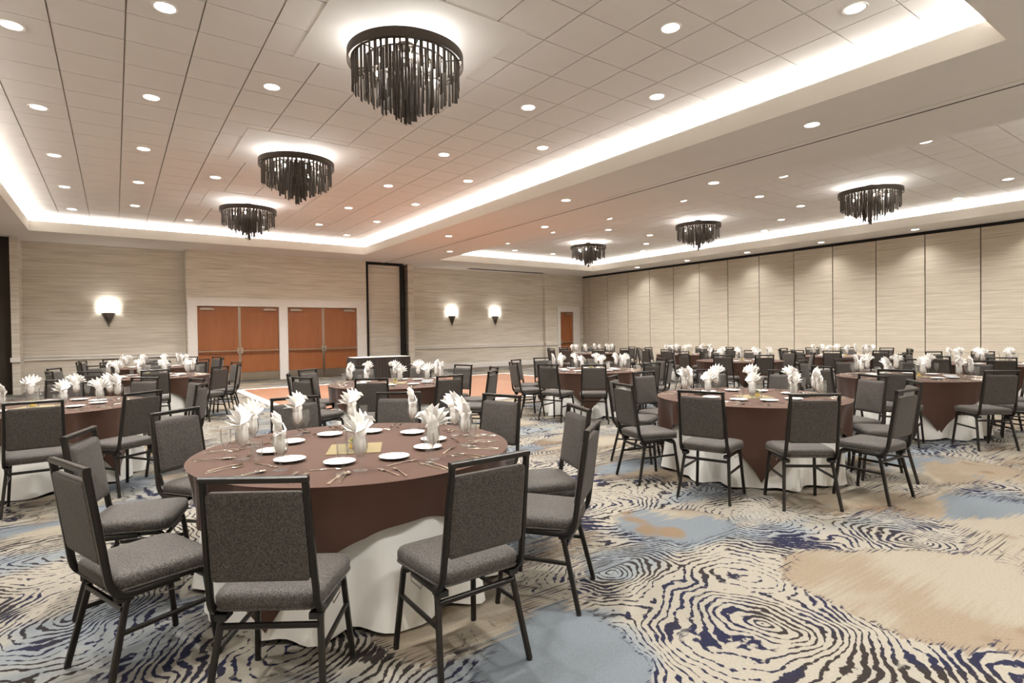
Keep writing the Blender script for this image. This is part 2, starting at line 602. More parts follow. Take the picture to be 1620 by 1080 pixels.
def make_tray(T, gx, gy, label, flip):
    x0, x1, y0, y1 = T
    e = 0.36                                     # depth of the cove behind the fascia
    b = MB()
    b.box(x0 - e, x1 + e, y0 - e, y1 + e, ZC + 0.022, ZC + 0.12)
    tray = struct('ceiling', b, 'grid_metal', label)
    w = MB()
    for q in ((x0 - e - 0.03, x0 - e, y0 - e, y1 + e), (x1 + e, x1 + e + 0.03, y0 - e, y1 + e),
              (x0 - e, x1 + e, y0 - e - 0.03, y0 - e), (x0 - e, x1 + e, y1 + e, y1 + e + 0.03)):
        w.box(*q, ZT - 0.01, ZC + 0.12)
    put('cove_wall', w, 'ceiling_white', tray)
    # white painted fascia lining and lip of the cove
    fa = MB()
    tk = 0.012
    fa.box(x0, x0 + tk, y0, y1, S + 0.0, ZT + 0.015)
    fa.box(x1 - tk, x1, y0, y1, S + 0.0, ZT + 0.015)
    fa.box(x0 + tk, x1 - tk, y0, y0 + tk, S + 0.0, ZT + 0.015)
    fa.box(x0 + tk, x1 - tk, y1 - tk, y1, S + 0.0, ZT + 0.015)
    put('fascia', fa, 'ceiling_white', tray)
    # led strip lying in the cove
    st = MB()
    o1, o2 = 0.17, 0.21
    st.box(x0 - o2, x0 - o1, y0 - o1, y1 + o1, ZT, ZT + 0.02)
    st.box(x1 + o1, x1 + o2, y0 - o1, y1 + o1, ZT, ZT + 0.02)
    st.box(x0 - o1, x1 + o1, y0 - o2, y0 - o1, ZT, ZT + 0.02)
    st.box(x0 - o1, x1 + o1, y1 + o1, y1 + o2, ZT, ZT + 0.02)
    put('led_strip', st, 'strip_glow', tray)
    for cx, cy, lx, ly in (((x0 + x1) / 2, y0 - 0.19, x1 - x0, 0.06), ((x0 + x1) / 2, y1 + 0.19, x1 - x0, 0.06),
                           (x0 - 0.19, (y0 + y1) / 2, 0.06, y1 - y0), (x1 + 0.19, (y0 + y1) / 2, 0.06, y1 - y0)):
        ld = bpy.data.lights.new('cove_lamp', 'AREA')
        ld.shape = 'RECTANGLE'
        ld.size, ld.size_y = lx, ly
        ld.energy = COVE_W * max(lx, ly)
        ld.color = WARM
        lo = bpy.data.objects.new('cove_lamp', ld)
        col.objects.link(lo)
        lo.parent = tray
        lo.location = (cx, cy, ZT + 0.03)
        lo.rotation_euler = (PI, 0, 0)
    # lay-in tiles: wide reveal on the lines along y, fine reveal on the cross lines
    cells = []
    i0, i1 = math.floor((x0 - e - gx) / GRID), math.ceil((x1 + e - gx) / GRID)
    j0, j1 = math.floor((y0 - e - gy) / GRID), math.ceil((y1 + e - gy) / GRID)
    for i in range(i0, i1):
        for j in range(j0, j1):
            a0, a1 = max(gx + i * GRID, x0 - e), min(gx + (i + 1) * GRID, x1 + e)
            c0, c1 = max(gy + j * GRID, y0 - e), min(gy + (j + 1) * GRID, y1 + e)
            if a1 - a0 > 0.06 and c1 - c0 > 0.06:
                cells.append(((a0 + a1) / 2, (c0 + c1) / 2, round(a1 - a0, 3), round(c1 - c0, 3)))
    vis = [c for c in cells if in_frame([(c[0], c[1], ZC)])]
    rest = [c for c in cells if c not in vis]
    vis.sort(key=lambda c: c[0] ** 2 + c[1] ** 2)
    rest += vis[300:]
    for cx, cy, sx, sy in vis[:300]:
        k = (sx, sy)
        if k not in tile_me:
            hx, hy = sx / 2 - 0.0075, sy / 2 - 0.006
            tile_me[k] = MB().add([(-hx, -hy, 0), (hx, -hy, 0), (hx, hy, 0), (-hx, hy, 0),
                                   (-hx, -hy, 0.02), (hx, -hy, 0.02), (hx, hy, 0.02), (-hx, hy, 0.02)],
                                  [(0, 3, 2, 1), (4, 5, 6, 7), (0, 1, 5, 4), (1, 2, 6, 5), (2, 3, 7, 6), (3, 0, 4, 7)]).mesh('tile')
        put('tile', tile_me[k], 'ceiling_paint', tray, (cx, cy, ZC))
    if rest:
        b = MB()
        for cx, cy, sx, sy in rest:
            hx, hy = sx / 2 - 0.0075, sy / 2 - 0.006
            b.box(cx - hx, cx + hx, cy - hy, cy + hy, ZC, ZC + 0.02)
        tag(put('far_tiles', b, 'ceiling_paint', tray), kind='stuff')
    return tray


tray1 = make_tray(TRAY1, -0.47, 4.15, 'left tray ceiling of square tiles with glowing cove edge', 1)
tray2 = make_tray(TRAY2, 10.4, 4.06, 'right tray ceiling of square tiles with glowing cove edge', -1)

# ------------------------------------------------------------------ walls
Y_ALC, Y_DOOR, Y_PORT, Y_BAY, Y_END = 20.48, 20.05, 20.30, 20.76, 20.58
X_ALC = 1.83


def wall(name, mb, label, mat='wallcovering', parent=None):
    return struct(name, mb, mat, label, parent)


wb = wall('wall_back', MB().box(-2.06, X_ALC, Y_ALC, 21.0, 0, S).box(X_ALC, 7.6, Y_DOOR, 21.0, 2.66, S).box(X_ALC, 1.9, Y_DOOR, 21.0, 0, 2.66),
          'tan streaked wallcovering above and beside the double doors')
struct('wall_back', box(9.58, 16.45, Y_BAY, 21.0, 0, S), 'wallcovering', 'tan streaked wall with two sconces and a chair rail')
struct('wall_back', MB().box(16.45, 17.2, Y_END, 21.0, 0, S).box(17.2, 18.62, Y_END, 21.0, 2.66, S).box(18.62, X_R, Y_END, 21.0, 0, S), 'wallcovering', 'tan wall around the single wooden door')
struct('wall_back', box(-2.22, -2.06, 19.64, 21.0, 0, S), 'wallcovering', 'narrow tan pilaster at the far left corner')
struct('wall_back', MB().box(7.6, 9.58, 20.95, 21.0, 0, S).box(9.34, 9.58, 20.2, 20.95, 0, S), 'wallcovering', 'tan return of the partition pocket')
struct('wall_back', box(X_L, -2.22, 19.9, 21.0, 0, S), 'dark_panel', 'dark brown pocket panel at the left edge')
struct('wall_left', box(X_L - 0.15, X_L, Y_N, 21.0, 0, S), 'wallcovering', 'tan wall on the left')
struct('wall_front', box(X_L - 0.15, X_R + 0.15, Y_N - 0.15, Y_N, 0, S), 'wallcovering', 'tan wall behind the viewer')

# folding partition along the right side
wr = struct('wall_right', box(X_R + 0.05, X_R + 0.15, Y_N, 21.0, 0, S), 'black_gap', 'folding partition of tall tan panels with dark seams')
ys = [20.56] + [20.11 - 1.2565 * k for k in range(23) if 20.11 - 1.2565 * k > Y_N] + [Y_N]
for a, b_ in zip(ys[:-1], ys[1:]):
    hw = (a - b_) / 2 - 0.013
    put('panel', box(-0.05, 0.05, -hw, hw, 0.03, S - 0.09), 'wallcovering_dimmed', wr, (X_R + 0.0, (a + b_) / 2, 0))
put('header_track', box(X_R - 0.06, X_R + 0.05, Y_N, 20.56, S - 0.075, S), 'black_gap', wr)

# chair rails, baseboards, pilaster caps
n_trim = [0]


def trim(mb, label, mat='trim_white'):
    n_trim[0] += 1
    return struct('trim_%d' % n_trim[0], mb, mat, label)


def rail_x(x0, x1, y):
    return MB().box(x0, x1, y - 0.035, y, 0.86, 0.98).box(x0, x1, y - 0.055, y - 0.035, 0.945, 0.975).box(x0, x1, y - 0.045, y - 0.035, 0.865, 0.885)


trim(rail_x(-2.06, X_ALC, Y_ALC), 'pale chair rail on the left alcove wall')
trim(rail_x(9.62, 16.45, Y_BAY), 'pale chair rail below the two sconces')
trim(rail_x(16.45, 17.19, Y_END), 'short pale chair rail beside the single door')
trim(MB().box(-2.25, -2.05, 19.6, 19.64, 0.86, 0.98), 'chair rail block on the left pilaster')
struct('baseboard_left', box(-2.06, X_ALC, Y_ALC - 0.02, Y_ALC, 0, 0.14), 'trim_white', 'pale baseboard in the left alcove')
struct('baseboard_back', MB().box(9.6, 16.45, Y_BAY - 0.025, Y_BAY, 0, 0.22).box(9.6, 16.45, Y_BAY - 0.035, Y_BAY - 0.025, 0.0, 0.16), 'trim_white', 'tall pale baseboard below the sconces')
struct('baseboard_right', box(16.45, 17.19, Y_END - 0.02, Y_END, 0, 0.2), 'trim_white', 'short baseboard by the single door')

# double doors
JX = [1.89, 2.11, 4.53, 4.81, 7.22, 7.53]
DT = 2.44
fr = MB()
yf0, yf1 = Y_DOOR - 0.03, Y_DOOR + 0.12
for a, b_ in ((JX[0], JX[1]), (JX[2], JX[3]), (JX[4], JX[5])):
    fr.box(a, b_, yf0, yf1, 0, DT)
fr.box(JX[0], JX[5], yf0, yf1, DT, 2.66)
fr.box(JX[0] - 0.04, JX[0], yf0 - 0.01, yf1, 0, 2.7).box(JX[5], JX[5] + 0.04, yf0 - 0.01, yf1, 0, 2.7).box(JX[0], JX[5], yf0 - 0.02, yf1, 2.66, 2.7)
for a, b_ in ((JX[1], JX[2]), (JX[3], JX[4])):
    fr.box(a - 0.03, a, yf0 - 0.012, yf0, 0, DT).box(b_, b_ + 0.03, yf0 - 0.012, yf0, 0, DT).box(a - 0.03, b_ + 0.03, yf0 - 0.012, yf0, DT, DT + 0.03)
trim(fr, 'white painted frame around the two pairs of doors')
n_door = [0]


def door_leaf(x0, x1, y, hinge_left, label):
    n_door[0] += 1
    w = x1 - x0
    d = put('door_%d' % n_door[0], MB().box(0.004, w - 0.004, 0.02, 0.055, 0.008, DT - 0.006)
            .box(0.004, 0.15, 0.008, 0.02, 0.30, DT - 0.006).box(w - 0.15, w - 0.004, 0.008, 0.02, 0.30, DT - 0.006)
            .box(0.15, w - 0.15, 0.008, 0.02, DT - 0.15, DT - 0.006).box(0.15, w - 0.15, 0.008, 0.02, 0.30, 0.42), 'door_wood', None, (x0, y, 0))
    tag(d, label, kind='structure')
    bev = MB()
    for q in ((0.15, 0.162, 0.42, DT - 0.15), (w - 0.162, w - 0.15, 0.42, DT - 0.15)):
        bev.box(q[0], q[1], 0.012, 0.02, q[2], q[3])
    bev.box(0.15, w - 0.15, 0.012, 0.02, 0.42, 0.432).box(0.15, w - 0.15, 0.012, 0.02, DT - 0.162, DT - 0.15)
    put('panel_moulding', bev, 'door_wood', d)
    put('kick_plate', box(0.01, w - 0.01, 0.0, 0.008, 0.012, 0.29), 'kick_steel', d)
    pb = MB().sweep([(0.03, -0.055, 1.0), (w - 0.03, -0.055, 1.0)], 0.035, 0.045, (0, 0, 1))
    pb.box(0.03, 0.09, -0.05, 0.01, 0.975, 1.025).box(w - 0.09, w - 0.03, -0.05, 0.01, 0.975, 1.025)
    put('push_bar', pb, 'steel', d)
    mx = w - 0.085 if hinge_left else 0.015
    put('latch', box(mx, mx + 0.07, -0.06, 0.01, 0.92, 1.1), 'steel', d)
    ex = w - 0.035 if hinge_left else 0.005
    put('edge_strip', box(ex, ex + 0.03, -0.004, 0.02, 0.012, DT - 0.02), 'steel', d)
    cx = 0.08 if hinge_left else w - 0.48
    c = put('closer', MB().box(cx, cx + 0.4, -0.05, 0.008, DT - 0.12, DT - 0.075).box(cx + 0.05, cx + 0.3, -0.09, -0.05, DT - 0.068, DT - 0.056), 'steel', d)
    return d


m1, m2 = (JX[1] + JX[2]) / 2, (JX[3] + JX[4]) / 2
yd = Y_DOOR + 0.03
door_leaf(JX[1], m1, yd, True, 'leftmost wooden door leaf with push bar')
door_leaf(m1, JX[2], yd, False, 'second wooden door leaf from the left')
door_leaf(JX[3], m2, yd, True, 'third wooden door leaf from the left')
door_leaf(m2, JX[4], yd, False, 'fourth wooden door leaf, beside the pocket panel')
struct('wall_back', box(JX[0] - 0.04, JX[5] + 0.06, yf1, yf1 + 0.05, 0, 2.7), 'black_gap', 'black sheet standing in for the dark behind the doors')  # flat black sheet paints the unlit space behind the leaves
# single door at the far right
f3 = MB()
f3.box(17.2, 17.35, Y_END - 0.03, Y_END + 0.1, 0, 2.66).box(18.15, 18.58, Y_END - 0.03, Y_END + 0.1, 0, 2.66).box(17.35, 18.15, Y_END - 0.03, Y_END + 0.1, DT, 2.66)
f3.box(17.16, 17.2, Y_END - 0.045, Y_END, 0, 2.7).box(17.16, 18.58, Y_END - 0.05, Y_END, 2.66, 2.7)
trim(f3, 'white frame of the single far right door')
door_leaf(17.35, 18.15, Y_END + 0.02, False, 'single wooden door in the far right corner')
struct('wall_back', box(17.2, 18.6, Y_END + 0.1, Y_END + 0.15, 0, 2.66), 'black_gap', 'black sheet standing in for the dark behind the single door')  # black sheet again, darkness given by its colour

# partition pocket portal
po = MB()
po.box(7.6, 7.72, Y_PORT - 0.16, Y_PORT + 0.2, 0, S).box(9.02, 9.12, Y_PORT - 0.16, Y_PORT + 0.5, 0, S).box(7.72, 9.02, Y_PORT - 0.16, Y_PORT + 0.2, S - 0.09, S)
trim(po, 'black frame of the partition pocket', 'black_gap')
pp = thing('pocket_panel', 'tall tan pocket panel in black frame beside the doors', 'panel', (7.72, Y_PORT, 0))
put('face', box(0.02, 1.28, -0.02, 0.06, 0.03, S - 0.1), 'wallcovering', pp)
put('edge_bead', MB().box(0.0, 0.02, -0.03, 0.06, 0.03, S - 0.1).box(1.28, 1.30, -0.03, 0.06, 0.03, S - 0.1).box(0.0, 1.3, -0.03, 0.06, S - 0.1, S - 0.092), 'trim_white', pp)
struct('wall_back', box(9.12, 9.34, 20.55, 20.6, 0, S), 'dark_panel', 'dark brown return beside the pocket panel')
struct('wall_back', box(7.56, 7.6, Y_DOOR, 21.0, 0, 2.66), 'wallcovering', 'thin return between door frame and pocket')

# linear slot diffuser in the soffit by the back wall
sd = thing('slot_diffuser', 'long dark linear slot diffuser in the soffit above the sconces', 'air vent', (0, 0, 0))
put('slot', box(12.1, 16.1, 20.08, 20.42, S - 0.004, S + 0.0), 'black_gap', sd)
put('frame', MB().box(11.5, 16.16, 20.04, 20.08, S - 0.008, S).box(11.5, 16.16, 20.42, 20.46, S - 0.008, S).box(16.1, 16.16, 20.08, 20.42, S - 0.008, S).box(11.5, 12.1, 20.08, 20.42, S - 0.006, S), 'ceiling_paint', sd)
put('vane', box(12.1, 16.1, 20.24, 20.26, S - 0.007, S), 'dark_bronze', sd)

# ------------------------------------------------------------------ downlights
dl_trim = MB().lathe([(0.088, -0.002), (0.112, -0.006), (0.114, 0.0), (0.088, 0.0)], 28, closed=True).mesh('trim_ring', True)
dl_lens = MB().lathe([(0.001, -0.003), (0.089, -0.003)], 28, cap=(True, False)).mesh('lens')
dl_light = bpy.data.lights.new('lamp', 'SPOT')
dl_light.energy = DOWN_W
dl_light.color = WARM
dl_light.spot_size = R(124)
dl_light.spot_blend = 1.0
dl_light.shadow_soft_size = 0.08


dl_wall = dl_light.copy()
dl_wall.energy = DOWN_W * 0.24


def downlight(x, y, z, label, group):
    o = thing('downlight', label, 'ceiling light', (x, y, z), 0, group)
    put('trim_ring', dl_trim, 'trim_white', o)
    put('lens', dl_lens, 'lens_glow', o)
    lo = bpy.data.objects.new('lamp', dl_wall if x > 18 else dl_light)
    col.objects.link(lo)
    lo.parent = o
    lo.location = (0, 0, -0.03)
    return o


ORD = ['first', 'second', 'third', 'fourth', 'fifth', 'sixth', 'seventh', 'eighth']


def light_row(x, ys_, z, rowname, group):
    seen = 0
    for y in ys_:
        if in_frame([(x, y, z)], 0):
            seen += 1
            lab = 'recessed downlight, %s from camera in the %s' % (ORD[seen - 1], rowname)
        else:
            lab = 'recessed downlight in the %s outside the frame' % rowname
        downlight(x, y, z, lab, group)


g1, g2, g3 = 'downlights in the left tray', 'downlights in the right tray', 'downlights in the soffit'
light_row(-0.79, [2.61 + 2.45 * k for k in range(7)], ZC, 'leftmost row of left tray', g1)
light_row(0.45, [3.86 + 2.45 * k for k in range(6)], ZC, 'second row of left tray', g1)
light_row(1.68, [2.67, 7.57, 12.45, 17.35], ZC, 'sparse row left of the chandeliers, left tray', g1)
light_row(3.55, [2.67, 7.52, 12.45, 17.35], ZC, 'sparse row right of the chandeliers, left tray', g1)
light_row(4.78, [3.84 + 2.466 * k for k in range(6)], ZC, 'fifth row of left tray', g1)
light_row(6.01, [2.59 + 2.475 * k for k in range(7)], ZC, 'rightmost row of left tray', g1)
light_row(11.27, [3.76 + 2.49 * k for k in range(6)], ZC, 'leftmost row of right tray', g2)
light_row(12.5, [2.5, 7.5, 12.48, 17.44], ZC, 'sparse row left of the chandeliers, right tray', g2)
light_row(14.37, [2.5, 7.5, 12.46, 17.45], ZC, 'sparse row right of the chandeliers, right tray', g2)
light_row(15.65, [3.72 + 2.505 * k for k in range(6)], ZC, 'fifth row of right tray', g2)
light_row(16.9, [2.46 + 2.51 * k for k in range(7)], ZC, 'rightmost row of right tray', g2)
light_row(7.66, [3.84, 8.86, 13.85], S, 'soffit left of the track', g3)
light_row(9.1, [6.36, 11.37, 16.39], S, 'soffit right of the track', g3)
light_row(18.2, [1.24 + 2.54 * k for k in range(7)], S, 'soffit by the partition', g3)


for k, y in enumerate((-0.6, -2.6, -4.6, -6.6)):  # unseen rows added to fill the near sides with light from behind the camera
    for x in [-2.0 + 1.95 * q for q in range(10)]:
        downlight(x, y, S, 'unseen downlight added behind the camera for fill light', g3)


# ------------------------------------------------------------------ chandeliers
def make_chandelier():
    o = thing('chandelier', '', 'chandelier')
    # origin at the ceiling
    put('canopy', MB().lathe([(0.001, 0), (0.09, 0), (0.09, -0.03), (0.075, -0.045), (0.001, -0.045)], 24), 'dark_bronze', o)
    put('stem', MB().lathe([(0.016, -0.04), (0.016, -0.24)], 10), 'dark_bronze', o)
    zt, zb = -0.125, -0.225
    put('ring_band', MB().lathe([(0.62, zt), (0.62, zb), (0.612, zb), (0.612, zt)], 64, closed=True), 'dark_bronze', o)
    for r in (0.57, 0.43, 0.29, 0.14):
        put('hanger_ring', MB().lathe([(r + 0.012, -0.205), (r + 0.012, -0.215), (r - 0.012, -0.215), (r - 0.012, -0.205)], 40, closed=True), 'dark_bronze', o)
    for k in range(3):
        a = k * PI / 3 + 0.3
        c, s = math.cos(a), math.sin(a)
        put('spoke', MB().sweep([(-0.615 * c, -0.615 * s, -0.21), (0.615 * c, 0.615 * s, -0.21)], 0.02, 0.012, (-s, c, 0)), 'dark_bronze', o)
    rnd = random.Random(3)
    cache = {}
    for r, n, l0, l1 in ((0.57, 54, 0.25, 0.34), (0.43, 42, 0.34, 0.42), (0.29, 28, 0.42, 0.52), (0.14, 14, 0.52, 0.60), (0.03, 4, 0.58, 0.66)):
        for k in range(n):
            a = 2 * PI * (k + rnd.uniform(-0.18, 0.18)) / n
            L = round(rnd.uniform(l0, l1), 2)
            w = rnd.choice((0.02, 0.026, 0.034))
            if (L, w) not in cache:
                cache[(L, w)] = MB().add([(-w / 2, -0.006, 0), (w / 2, -0.006, 0), (w / 2, 0.006, 0), (-w / 2, 0.006, 0),
                                          (-w / 2, -0.006, -L), (w / 2, -0.006, -L + 0.012), (w / 2, 0.006, -L + 0.012), (-w / 2, 0.006, -L)],
                                         [(0, 1, 2, 3), (7, 6, 5, 4), (4, 5, 1, 0), (5, 6, 2, 1), (6, 7, 3, 2), (7, 4, 0, 3)]).mesh('rod')
            put('rod', cache[(L, w)], 'dark_bronze', o, (r * math.cos(a), r * math.sin(a), -0.205 + rnd.uniform(-0.02, 0.0)), a + PI / 2)
    bm_ = MB().lathe([(0.001, -0.30), (0.016, -0.29), (0.02, -0.27), (0.012, -0.245), (0.001, -0.24)], 12)
    bme = bm_.mesh('bulb', True)
    sme = MB().lathe([(0.013, -0.205), (0.013, -0.245)], 10).mesh('socket', True)
    ld = bpy.data.lights.new('lamp', 'POINT')
    ld.energy = CHAND_W
    ld.color = WARM
    ld.shadow_soft_size = 0.03
    for k in range(6):
        a = 2 * PI * k / 6 + 0.2
        p = (0.335 * math.cos(a), 0.335 * math.sin(a), 0)
        so = put('socket', sme, 'bulb_base', o, p)
        put('bulb', bme, 'bulb_glow', so)
    for k in range(3):
        a = 2 * PI * k / 3 + 0.7
        lo = bpy.data.objects.new('lamp', ld)
        col.objects.link(lo)
        lo.parent = o
        lo.location = (0.33 * math.cos(a), 0.33 * math.sin(a), -0.16)
    return o


ch0 = make_chandelier()
CH = [((2.64, 5.67), 'nearest and largest tiered dark rod chandelier in the left tray'), ((2.64, 10.16), 'middle dark rod chandelier of the left tray'),
      ((2.64, 14.5), 'farthest dark rod chandelier of the left tray'), ((13.63, 5.58), 'rightmost dark rod chandelier in the right tray'),
      ((13.63, 10.05), 'middle dark rod chandelier of the right tray'), ((13.63, 14.6), 'farthest dark rod chandelier of the right tray')]
pn_me = box(-0.94, 0.94, -0.93, 0.93, -0.006, 0.0).mesh('plain_panel')
for i, ((x, y), lab) in enumerate(CH):
    o = ch0 if i == 0 else copy_tree(ch0)
    o.location = (x, y, ZC - 0.006)
    o.rotation_euler = (0, 0, 0.5 * i)
    tag(o, lab, group='rod chandeliers')
    put('plain_panel', pn_me, 'ceiling_paint', tray1 if i < 3 else tray2, (x, y, ZC))


# ------------------------------------------------------------------ wall sconces
def sconce(x, y, label):
    o = thing('wall_sconce', label, 'wall lamp', (x, y, 2.36), 0, 'wall sconces')
    out, inn = [], []
    n = 18
    for k in range(n + 1):
        a = PI + PI * k / n
        out.append((0.27 * math.cos(a), 0.11 * math.sin(a) - 0.02))
        inn.append((0.264 * math.cos(a), 0.104 * math.sin(a) - 0.02))
    loop = out + inn[::-1]
    mb = MB()
    mb.rings([[(p[0], p[1], -0.14) for p in loop], [(p[0], p[1], 0.14) for p in loop]], True, (False, False))
    k = len(loop)
    half = n + 1
    fs = []
    for zoff in (0, k):
        for j in range(half - 1):
            fs.append((zoff + j, zoff + j + 1, zoff + k - 2 - j, zoff + k - 1 - j))
    mb.f += fs
    put('shade', mb, 'shade_glow', o)
    put('backplate', box(-0.12, 0.12, -0.02, 0.0, -0.2, 0.06), 'dark_bronze', o)
    put('bracket', MB().box(-0.2, 0.2, -0.05, -0.02, -0.16, -0.145), 'dark_bronze', o)
    rnd = random.Random(5)
    for row, n_ in ((0, 13), (1, 9)):
        for j in range(n_):
            u = (j - (n_ - 1) / 2) / ((n_ - 1) / 2)
            L = 0.08 + 0.30 * (1 - abs(u)) ** 1.3 + rnd.uniform(-0.015, 0.02)
            w = 0.018
            xx = u * (0.155 if row == 0 else 0.11)
            yy = -0.035 - 0.03 * row
            put('rod', box(xx - w / 2, xx + w / 2, yy - 0.006, yy + 0.006, -0.145 - L * (1.0 if row == 0 else 1.12), -0.145), 'dark_bronze', o)
    for z in (0.05,):
        ld = bpy.data.lights.new('lamp', 'POINT')
        ld.energy = SCONCE_W
        ld.color = WARM
        ld.shadow_soft_size = 0.03
        lo = bpy.data.objects.new('lamp', ld)
        col.objects.link(lo)
        lo.parent = o
        lo.location = (0, -0.07, z)


sconce(-0.14, Y_ALC, 'lit wall sconce with pale shade and dark rods, left alcove')
sconce(11.56, Y_BAY, 'left of the paired lit wall sconces beside pocket panel')
sconce(13.74, Y_BAY, 'right of the paired lit wall sconces near single door')


# ------------------------------------------------------------------ chair
def arc(p0, p1, p2, n=5):
    """quadratic bend through control point p1"""
    a, b, c = Vector(p0), Vector(p1), Vector(p2)
    return [tuple((1 - t_) ** 2 * a + 2 * t_ * (1 - t_) * b + t_ ** 2 * c) for t_ in [i / n for i in range(n + 1)]]


def rrect(hx0, hx1, y0, y1, r, n=4):
    """rounded trapezoid outline: half width hx0 at y0 (rear), hx1 at y1 (front)"""
    pts = []
    for sx, y, hx, a0 in ((1, y0, hx0, -90), (1, y1, hx1, 0), (-1, y1, hx1, 90), (-1, y0, hx0, 180)):
        cx = sx * (hx - r)
        cy = y + r if y == y0 else y - r
        for k in range(n + 1):
            a = R(a0 + 90 * k / n)
            pts.append((cx + r * math.cos(a), cy + r * math.sin(a)))
    return pts


def make_chair():
    o = thing('banquet_chair', '', 'chair')
    # seat cushion
    rs = []
    for z, ins in ((0.418, 0.02), (0.424, 0.006), (0.440, 0.0), (0.466, 0.0), (0.480, 0.008), (0.488, 0.028), (0.493, 0.08)):
        rs.append([(x, y, z) for x, y in rrect(0.205 - ins, 0.222 - ins, -0.195 + ins, 0.215 - ins, 0.055 - ins * 0.3)])
    put('seat', MB().rings(rs), 'chair_fabric', o)
    put('seat_piping', MB().rings([[(x, y, z) for x, y in rrect(0.207 - i2, 0.224 - i2, -0.197 + i2, 0.217 - i2, 0.056)] for z, i2 in ((0.420, 0.006), (0.423, 0.0), (0.4275, 0.0), (0.430, 0.006))], True, (False, False)), 'chair_fabric', o)
    # back pad, leaning
    lean = math.atan2(0.062, 0.44)

    def bk(x, d, h):            # d outwards (rear positive), h height along the lean from z=.50
        return (x, -0.205 - math.sin(lean) * h - math.cos(lean) * d, 0.50 + math.cos(lean) * h - math.sin(lean) * d * 0)
    rs = []
    for d, ins in ((-0.026, 0.03), (-0.022, 0.01), (-0.012, 0.0), (0.012, 0.0), (0.016, 0.004), (0.017, 0.02)):
        rs.append([bk(x, d, y) for x, y in rrect(0.182 - ins, 0.176 - ins, 0.045 + ins, 0.392 - ins, 0.018)])
    put('backrest', MB().rings(rs[::-1]), 'chair_fabric', o)
    # back frame: two posts, top rail, bending forward under the seat
    bf = MB()
    for s in (-1, 1):
        top = (s * 0.184, -0.205 - 0.062, 0.935)
        path = [top] + [(s * 0.196, -0.212, 0.53)] + arc((s * 0.198, -0.205, 0.48), (s * 0.2, -0.192, 0.402), (s * 0.2, -0.12, 0.402), 6) + [(s * 0.2, 0.06, 0.404)]
        bf.sweep(path, 0.024, 0.030, (1, 0, 0))
    bf.sweep([(-0.196, -0.267, 0.934), (0.196, -0.267, 0.934)], 0.026, 0.030, (0, 0, 1))
    put('back_frame', bf, 'chair_metal', o)
    # legs: each side an inverted U, built as four legs
    for s in (-1, 1):
        rear = [(s * 0.222, -0.222, 0.012), (s * 0.192, -0.148, 0.335)] + arc((s * 0.190, -0.142, 0.36), (s * 0.188, -0.13, 0.402), (s * 0.186, -0.08, 0.405), 5) + [(s * 0.184, 0.03, 0.407)]
        front = [(s * 0.212, 0.222, 0.012), (s * 0.190, 0.185, 0.335)] + arc((s * 0.189, 0.182, 0.36), (s * 0.187, 0.176, 0.404), (s * 0.186, 0.13, 0.407), 5) + [(s * 0.184, 0.03, 0.407)]
        for path in (rear, front):
            lg = put('leg', MB().sweep(path, 0.024, 0.026, (1, 0, 0)), 'chair_metal', o)
            p = path[0]
            put('foot_glide', MB().lathe([(0.001, 0.0), (0.013, 0.0), (0.014, 0.014), (0.001, 0.014)], 10, (p[0], p[1])), 'rubber', lg)
        put('side_stretcher', MB().sweep([(s * 0.2, -0.168, 0.25), (s * 0.197, 0.194, 0.26)], 0.018, 0.02, (1, 0, 0)), 'chair_metal', o)
        put('ganging_clip', MB().sweep([(s * 0.2, -0.03, 0.396), (s * 0.203, -0.02, 0.362), (s * 0.203, 0.07, 0.366), (s * 0.2, 0.08, 0.398)], 0.004, 0.004, (1, 0, 0), 6), 'steel', o)
        put('stack_bumper', MB().box(s * 0.178 - 0.022, s * 0.178 + 0.022, -0.175, -0.115, 0.375, 0.40), 'rubber', o)
    put('crossbar', MB().sweep([(-0.19, -0.152, 0.345), (0.19, -0.152, 0.345)], 0.022, 0.022, (0, 0, 1)), 'chair_metal', o)
    put('crossbar', MB().sweep([(-0.188, 0.176, 0.37), (0.188, 0.176, 0.37)], 0.02, 0.02, (0, 0, 1)), 'chair_metal', o)
    return o


chair0 = make_chair()


# ------------------------------------------------------------------ tables
TZ, TR = 0.755, 0.93


